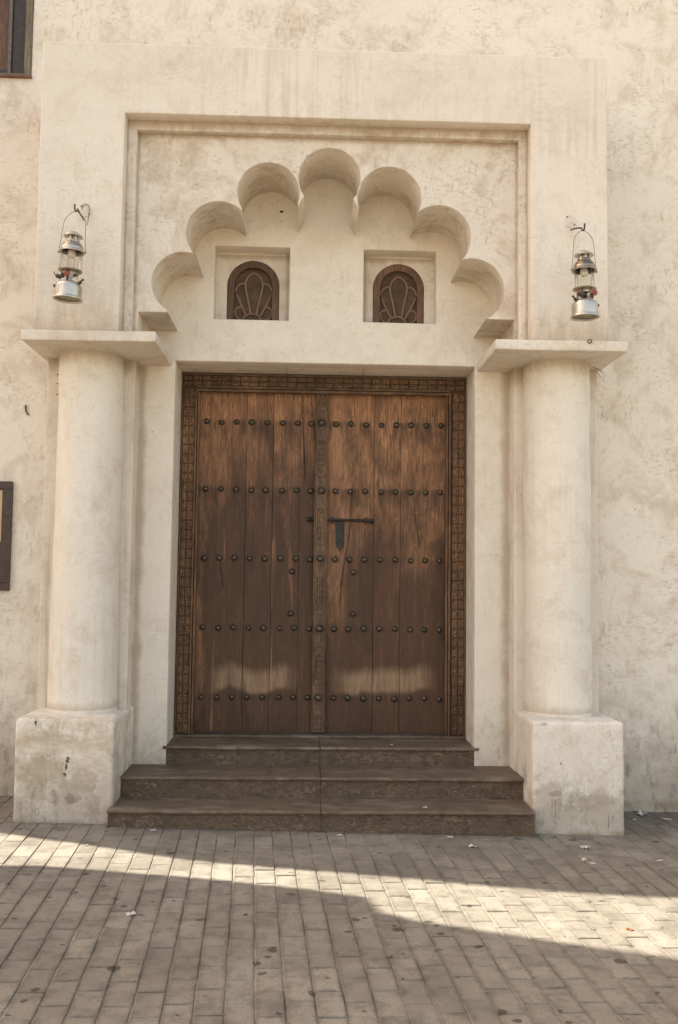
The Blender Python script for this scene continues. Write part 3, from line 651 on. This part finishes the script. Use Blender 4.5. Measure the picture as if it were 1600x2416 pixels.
# iron bolt and hasp
bm = bmesh.new(); tube(bm, [(.152, DL-.016, 1.924), (.482, DL-.016, 1.922)], .0095, 10); tube(bm, [(.485, DL-.016, 1.923), (.468, DL-.016, 1.923)], .014, 10); tube(bm, [(.476, DL-.016, 1.923), (.478, DL-.010, 1.895)], .010, 10)
for x in (.19, .43): tube(bm, [(x, DL+.004, 1.944), (x, DL-.026, 1.940), (x, DL-.029, 1.923), (x, DL-.026, 1.906), (x, DL+.004, 1.902)], .005, 6)
dsub('bolt', bm, M_iron, smooth=50)
bm = bmesh.new(); tube(bm, [(.014, DL-.014, 1.925), (.059, DL-.014, 1.924)], .008, 10); tube(bm, [(.008, DL-.014, 1.925), (.024, DL-.014, 1.925)], .016, 12); tube(bm, [(.036, DL-.012, 1.945), (.036, DL-.026, 1.925), (.036, DL-.012, 1.905)], .005, 6)
dsub('bolt_knob', bm, M_iron, smooth=50)
o = slab2d('hasp', [[(.216, 1.915), (.276, 1.915), (.276, 1.760), (.268, 1.728), (.252, 1.716), (.250, 1.700), (.244, 1.700), (.240, 1.716), (.224, 1.728), (.216, 1.760)]], DL-.010, DL-.003, M_iron, bev=.002, wob=False); o.parent = door
# long cracks in the planks, drawn as thin near-black strips on the plank faces
def crack(pts, wd=.0022):
    bm = bmesh.new(); P = smooth_path([(x, DL-.0035, z) for x, z in pts], 5); k = len(P)
    L = []; 
    for i, p in enumerate(P):
        ww = wd*min(1, .25+4*min(i, k-1-i)/k); p = p+Vector((noise.noise(p*30)*.003, 0, 0)); L.append((bm.verts.new(p-Vector((ww, 0, 0))), bm.verts.new(p+Vector((ww, 0, 0))), bm.verts.new(p+Vector((ww, .004, 0))), bm.verts.new(p+Vector((-ww, .004, 0)))))
    for A, Bq in zip(L, L[1:]):
        for q in range(4): bm.faces.new((A[q], A[(q+1) % 4], Bq[(q+1) % 4], Bq[q]))
    dsub('crack', bm, M_crack)
M_crack = simple('crack_dark_strip', (.018, .012, .008), .9)
crack([(.335, 2.20), (.330, 2.08), (.322, 1.95)], .0012); crack([(.322, 1.90), (.305, 1.78), (.278, 1.60), (.262, 1.45), (.250, 1.30)], .0018)
crack([(-.037, 2.83), (-.033, 2.6), (-.02, 2.4), (-.012, 2.2)], .0022); crack([(.78, 2.1), (.80, 1.9), (.83, 1.72)], .0012)
crack([(-.615, 1.62), (-.60, 1.5), (-.585, 1.42)], .0010)

# ================================================================== STEPS
steps = tag(empty('stone_steps', (.12, 5.84, 0)), 'three dark brown granite steps leading up to the wooden door', 'steps')
def spart(name, b, m, bev=.004):
    bm = bmesh.new(); addbox(bm, *[b[0]-.12, b[1]-.12, b[2]-5.84, b[3]-5.84, b[4], b[5]], bev, 2); return bobj(name, bm, m, steps)
XM = .115
for (x0, x1, y0, y1, z0, z1) in ((-1.149, 1.392, 5.840, 6.215, -.12, .125), (-1.140, 1.408, 6.166, 6.62, .125, .255), (-.931, 1.183, 6.562, 7.10, .255, .375)):
    for a, b in ((x0, XM-.001), (XM+.001, x1)):
        spart('riser', (a+(.006 if a == x0 else 0), b-(.006 if b == x1 else 0), y0+.020, y0+.06, z0-.01, z1-.021), M_griser, .001)
        rough_block('tread', (a-.12, b-.12, y0+random.uniform(-.002, .002)-5.84, y1-5.84, z1-.020, z1+random.uniform(-.001, .001)), M_gtread, steps, .006, .06, .0022, 5, a)
spart('rubble_core', (-1.10, 1.36, 5.91, 6.3, -.3, .10), M_griser, 0); spart('rubble_core', (-.90, 1.14, 6.24, 6.64, -.3, .23), M_griser, 0)
spart('threshold', (-.905, 1.150, 6.935, 7.13, .376, .391), M_gtread, .003)

# ================================================================== LANTERNS
def lantern(name, top, tilt, swing, metal, label, flip=1):
    """top: where the bail hangs (world); local origin = centre of the tank's base"""
    H = .545
    root = empty(name, (0, 0, 0)); R_ = Matrix.Translation(Vector(top)) @ Matrix.Rotation(tilt, 4, 'Y') @ Matrix.Rotation(swing, 4, 'Z') @ Matrix.Translation((0, 0, -H))
    root.matrix_world = R_; tag(root, label, 'lantern', 'pressure lanterns hung beside the arch')
    def P(n_, bm, m, sm=45, par_=root, **k):
        return bobj(n_, bm, m, par_, sm, **k)
    bm = bmesh.new(); lathe(bm, [(.075, .008), (.079, .001), (.0865, -.001), (.0872, .004), (.0840, .012), (.0790, .016), (.0785, .074), (.0765, .084), (.070, .094), (.056, .103), (.040, .108), (.034, .112)], 48, cap0=False); tank = P('tank', bm, metal, 35)
    bm = bmesh.new(); lathe(bm, [(.0755, .010), (.074, .0095), (.04, .0135), (.001, .015)], 40, cap0=False); P('tank_underside', bm, M_under, par_=tank)
    bm = bmesh.new(); tube(bm, [(.064*flip, -.02, .092), (.082*flip, -.024, .104)], .010, 10); tube(bm, [(.076*flip, -.023, .100), (.094*flip, -.026, .118)], .005, 8); tube(bm, [(.088*flip, -.025, .118), (.098*flip, -.027, .113)], .006, 8); P('filler_cap', bm, M_mech, par_=tank)
    bm = bmesh.new(); tube(bm, [(-.074*flip, -.012, .075), (-.088*flip, -.014, .080)], .009, 10); P('pump_knob', bm, M_mech, par_=tank)
    # burner support: open collar of bent straps
    bm = bmesh.new(); lathe(bm, [(.020, .105), (.015, .125), (.012, .170)], 16); P('burner_tube', bm, M_mech)
    for k in range(4):
        a = k*math.pi/2+.5; bm = bmesh.new(); c, s_ = math.cos(a), math.sin(a); t = Vector((-s_, c, 0))
        pr = [(.048, .104), (.047, .125), (.044, .150), (.048, .163), (.058, .168)]; vs = []
        for r, z in pr:
            wd = .012 if z < .15 else .016; p = Vector((c*r, s_*r, z)); vs.append((bm.verts.new(p-t*wd), bm.verts.new(p+t*wd)))
        for A, Bq in zip(vs, vs[1:]): bm.faces.new((A[0], A[1], Bq[1], Bq[0]))
        bmesh.ops.solidify(bm, geom=bm.faces[:], thickness=.0015); P('strap', bm, metal)
    bm = bmesh.new(); lathe(bm, [(.052, .158), (.060, .166), (.0700, .171), (.0715, .176), (.069, .178), (.058, .174), (.045, .172)], 44, cap0=False, cap1=False); P('gallery_ring', bm, M_brass)
    bm = bmesh.new(); lathe(bm, [(.048, .150), (.056, .166)], 30, cap0=False, cap1=False); P('collar', bm, metal)
    # valve wheel in red, pre-heater and its lever
    bm = bmesh.new(); c = Vector((.004*flip if flip > 0 else .034, -.058, .140))
    tube(bm, [c+Vector((0, .004, 0)), c+Vector((0, -.006, 0))], .0150, 12); 
    for k in range(6): a = k*math.pi/3; q = c+Vector((.0135*math.cos(a), -.001, .0135*math.sin(a))); tube(bm, [q+Vector((0, .004, 0)), q+Vector((0, -.006, 0))], .0052, 8)
    P('valve_wheel', bm, M_red)
    bm = bmesh.new(); tube(bm, [c+Vector((0, .004, 0)), c+Vector((0, .046, -.004))], .005, 8); tube(bm, [c+Vector((0, .02, -.002)), c+Vector((-.004, .02, -.028))], .008, 8); P('valve_spindle', bm, M_mech)
    bm = bmesh.new(); tube(bm, [(-.020, -.030, .134), (-.050, -.040, .128), (-.064, -.042, .130)], [.010, .011, .014], 10); tube(bm, [(-.050, -.040, .128), (-.044, -.036, .112)], .007, 8); tube(bm, [(-.036, -.036, .132), (-.036, -.034, .158)], .006, 8); P('preheater', bm, M_mech)
    bm = bmesh.new(); tube(bm, smooth_path([(-.066, -.044, .126), (-.074, -.048, .138), (-.080, -.050, .152)], 3), .0035, 8); P('lever', bm, M_red)
    # glass, guard wires, mantle
    bm = bmesh.new(); lathe(bm, [(.0600, .176), (.0605, .292)], 44, cap0=False, cap1=False); P('glass_chimney', bm, M_glass, 60)
    for k in range(4):
        a = k*math.pi/2+.12; bm = bmesh.new(); tube(bm, [(.0655*math.cos(a), .0655*math.sin(a), .174), (.0655*math.cos(a), .0655*math.sin(a), .294)], .0013, 6); P('guard_wire', bm, M_wire)
    bm = bmesh.new(); lathe(bm, [(.020, .300), (.024, .285), (.024, .268), (.017, .256), (.004, .252)], 20); P('mantle', bm, M_mantle)
    # hood with ventilation slots, neck, cap
    bm = bmesh.new(); lathe(bm, [(.062, .290), (.0745, .286), (.0765, .291), (.0720, .299), (.0665, .303), (.0660, .312), (.0645, .316)], 44, cap0=False, cap1=False)
    lathe(bm, [(.0545, .337), (.0500, .342), (.0430, .347), (.0415, .351), (.0425, .354), (.0405, .358), (.0395, .362)], 44, cap0=False, cap1=False)
    ns = 40     # slotted band made of separate ribs with gaps between
    for k in range(ns):
        a0 = 2*math.pi*(k)/ns; a1 = a0+2*math.pi/ns*.58
        q = [bm.verts.new((r*math.cos(a), r*math.sin(a), z)) for r, z, a in ((.0645, .316, a0), (.0645, .316, a1), (.0545, .337, a1), (.0545, .337, a0))]; bm.faces.new(q)
    hood = P('hood', bm, M_brass if flip < 0 else metal, 40)
    bm = bmesh.new(); lathe(bm, [(.050, .300), (.046, .330), (.034, .345)], 24, cap0=False, cap1=False); P('inner_hood', bm, M_mech, par_=hood)
    bm = bmesh.new()
    for k in range(6):
        a0 = k*math.pi/3+.1; 
        for j in range(3):
            a = a0+j*.16; b_ = a+.16; q = [bm.verts.new((.034*math.cos(t), .034*math.sin(t), z)) for t, z in ((a, .358), (b_, .358), (b_, .388), (a, .388))]; bm.faces.new(q)
    lathe(bm, [(.020, .36), (.020, .39)], 16, cap0=False, cap1=False); P('chimney_neck', bm, metal, par_=hood)
    bm = bmesh.new(); lathe(bm, [(.030, .385), (.0560, .3815), (.0580, .3835), (.0560, .389), (.045, .397), (.034, .401), (.031, .406), (.020, .413), (.006, .417)], 44, cap0=False); P('cap', bm, metal, par_=hood)
    # ears and bail
    for s_ in (-1, 1):
        bm = bmesh.new(); tube(bm, [(s_*.070, 0, .290), (s_*.084, 0, .290)], .0055, 8); tube(bm, [(s_*.080, 0, .290), (s_*.0875, 0, .290)], .008, 8); P('ear', bm, M_brass)
    pts = [(-.083, 0, .290), (-.076, 0, .36), (-.070, 0, .44), (-.066, 0, .476), (-.052, 0, .505), (-.030, 0, .527), (-.010, 0, .538), (0, 0, .545), (.010, 0, .538), (.030, 0, .527), (.052, 0, .505), (.066, 0, .476), (.070, 0, .44), (.076, 0, .36), (.083, 0, .290)]
    bm = bmesh.new(); tube(bm, smooth_path(pts, 4), .0019, 6); P('bail_handle', bm, M_wire, 60)
    return root
HL = (-1.411, 5.735, 3.685); HR = (1.668, 5.735, 3.645)
lantern('pressure_lantern', HL, math.radians(3.2), math.radians(-8), M_steel, 'tilted silver pressure lantern with red valve wheel hanging left of the arch')
lantern('pressure_lantern', HR, math.radians(-.6), math.radians(14), M_steel, 'upright brownish pressure lantern hanging right of the arch, above the right capital', -1)
def hook(px, pz, tip, sgn, label, cable):
    root = tag(empty('wall_hook', (px, S, pz)), label, 'wall hook', 'lantern hooks on the portal wall')
    Lc = lambda p: Vector(p)-Vector((px, S, pz))
    bm = bmesh.new(); tube(bm, [(0, 0, 0), (0, -.006, 0)], .038, 28); bobj('wall_plate', bm, M_white, root, 40)
    for sx, sz in ((-.5, .6), (.55, -.45)):
        bm = bmesh.new(); tube(bm, [(sx*.045, -.004, sz*.045), (sx*.045, -.009, sz*.045)], .0045, 8); bobj('screw', bm, M_iron, root, 40)
    a = Lc((px+.006*sgn, S, pz-.055)); t = Lc(tip)
    bm = bmesh.new(); tube(bm, [Vector((a.x, .004, a.z)), a+Vector((0, -.012, 0)), a.lerp(t, .55)+Vector((0, 0, .012)), t+Vector((-.004*sgn, .030, .022)), t+Vector((-.004*sgn, .012, .002)), t+Vector((0, 0, -.004)), t+Vector((.002*sgn, -.012, .004)), t+Vector((.003*sgn, -.016, .034))], .0052, 8)
    bobj('hook_arm', bm, M_rust if sgn < 0 else M_iron, root, 50)
    if cable:
        bm = bmesh.new(); tube(bm, smooth_path([(0, -.008, 0), (.004, -.03, -.05), (.010, -.06, -.12), (.012, -.07, -.20)]), .0022, 6); bobj('dangling_cable', bm, M_white, root, 50)
    else:
        bm = bmesh.new(); tube(bm, smooth_path([(-.018, -.008, .010), (-.010, -.014, .034), (.016, -.012, .036), (.028, -.012, .01), (.026, -.02, -.05), (.022, -.03, -.10)]), .0022, 6); bobj('wire_loop', bm, M_wire, root, 50)
hook(-1.404, 3.765, HL, -1, 'round wall plate with a rusty hook holding the left lantern', False)
hook(1.645, 3.775, HR, 1, 'round pale wall plate with a dark iron hook holding the right lantern', True)

# ================================================================== NOTICE FRAME, left edge
nb = tag(empty('framed_notice', (-2.28, W, 1.76)), 'dark framed notice board with cream sheet fixed to the wall at the left edge', 'sign')
def nsub(name, b, m, bev=.003):
    bm = bmesh.new(); addbox(bm, b[0]+2.28, b[1]+2.28, b[2]-W, b[3]-W, b[4]-1.76, b[5]-1.76, bev); return bobj(name, bm, m, nb)
nsub('frame_rail', (-2.58, -1.977, W-.035, W-.001, 2.072, 2.124), M_signframe); nsub('frame_rail', (-2.58, -1.977, W-.035, W-.001, 1.391, 1.443), M_signframe)
nsub('frame_stile', (-2.04, -1.976, W-.036, W-.001, 1.444, 2.071), M_signframe); nsub('frame_stile', (-2.58, -2.515, W-.036, W-.001, 1.444, 2.071), M_signframe)
nsub('backing_board', (-2.514, -2.041, W-.012, W-.001, 1.444, 2.071), M_dark); nsub('sheet', (-2.50, -2.044, W-.014, W-.0125, 1.72, 2.066), M_cream, 0)

# ================================================================== LITTER
def butt(x, y, rot, label, z=None, L=.022, col_=None):
    z = gz(x)+.002 if z is None else z; r = .0042
    root = tag(empty('cigarette_butt', (x, y, z), (0, 0, rot)), label, 'cigarette butt', 'cigarette butts on the paving')
    bm = bmesh.new(); tube(bm, [(-L/2, 0, r), (L*.15, 0, r), (L/2, .001, r*1.0)], [r, r, r*.85], 8); bobj('paper', bm, M_paper, root, 50)
    bm = bmesh.new(); tube(bm, [(-L/2-.010, 0, r), (-L/2-.0003, 0, r)], r*.98, 8); bobj('filter', bm, M_filter, root, 50)
def scrap(x, y, sz, rot, label, name='paper_scrap', m=None, z=None, cat='litter', seed=0, flat=.45):
    z = gz(x)+.002 if z is None else z; bm = bmesh.new(); bmesh.ops.create_grid(bm, x_segments=6, y_segments=5, size=.5)
    for v in bm.verts:
        p = v.co.copy(); k = 1+.35*noise.noise(p*4+Vector((seed, 0, 0)))
        v.co = Vector((p.x*sz*k, p.y*sz*.6*k, abs(noise.noise(p*3.4+Vector((seed*3, 2, 0))))*sz*flat+.002))
    bmesh.ops.solidify(bm, geom=bm.faces[:], thickness=.0008)
    return tag(bobj(name, bm, m or M_paper, None, 60, (x, y, z), (0, 0, rot)), label, cat)
scrap(2.252, 6.47, .075, .3, 'crumpled pale paper ball beside the wall right of the right pedestal', 'crumpled_paper', seed=3, flat=.9)
butt(2.387, 6.365, -.5, 'long white cigarette butt near the wall at the right edge', L=.05)
butt(2.155, 6.33, .8, 'small cigarette butt just right of the right pedestal')
butt(1.981, 5.406, .25, 'white cigarette butt in front of the right pedestal, nearest the right edge', L=.034)
scrap(1.631, 5.63, .055, .2, 'torn white scrap just in front of the right pedestal', seed=5)
scrap(1.552, 5.39, .038, 1.2, 'small torn scrap between two butts before the right pedestal', seed=7)
butt(1.583, 5.321, -.4, 'cigarette butt beside a torn scrap before the right pedestal')
scrap(.976, 5.604, .05, -.6, 'dirty paper scrap before the right end of the bottom step', seed=9)
butt(.224, 5.79, .1, 'white cigarette butt against the middle of the bottom step', L=.024)
butt(.878, 5.80, -.2, 'white cigarette butt against the right part of the bottom step', L=.028)
scrap(-.867, 5.80, .03, .4, 'tiny white scrap against the left end of the bottom step', seed=11)
scrap(-.744, 4.397, .040, .5, 'white paper scrap alone on the shaded paving at the left', seed=13)
scrap(1.445, 4.325, .032, -.7, 'small red dry leaf on the sunlit strip of paving', 'dry_leaf', M_leafm, cat='leaf', seed=15)
scrap(-1.387, 5.629, .022, .2, 'tiny pale scrap before the left pedestal', seed=17)
scrap(-1.176, 5.464, .020, .9, 'tiny pale scrap at the edge of the sunlight left of the steps', seed=19)
scrap(.742, 5.93, .028, .3, 'little torn scrap lying on the bottom step tread', z=.1265, seed=21)
scrap(.604, 6.66, .016, .1, 'tiny white speck of paper on the top step', z=.3765, seed=23)

# ================================================================== NEIGHBOURING HOUSE up the lane (its corner and upper bay shade the paving)
nh = tag(empty('house', (-6.5, 3, 0)), 'plastered neighbouring house up the lane with an overhanging upper bay', 'building')
def hslab(name, pts, x0, x1, m):     # outline in the YZ plane, thickness along x
    bm = bmesh.new(); f = bm.faces.new([bm.verts.new((x1+6.5, y-3, z)) for y, z in pts])
    r = bmesh.ops.extrude_face_region(bm, geom=[f])
    for v in r['geom']:
        if isinstance(v, bmesh.types.BMVert): v.co.x -= (x1-x0)
    return bobj(name, bm, m, nh)
hslab('wall', [(4.40, -.5), (5.992, -.5), (5.992, 4.14), (5.99, 6.09), (5.927, 6.20), (5.902, 6.46), (5.857, 6.817), (5.813, 7.266), (5.74, 8.6), (4.40, 8.6)], -9, -5.5, M_wall)
hslab('bay', [(4.5, 3.9), (5.949, 3.94), (6.02, 3.96), (6.076, 4.06), (6.113, 4.48), (6.138, 4.935), (6.14, 5.376), (6.105, 5.70), (5.93, 5.73), (4.5, 5.74)], -5.49, -5.2, M_win)
sc.cycles.use_denoising = True
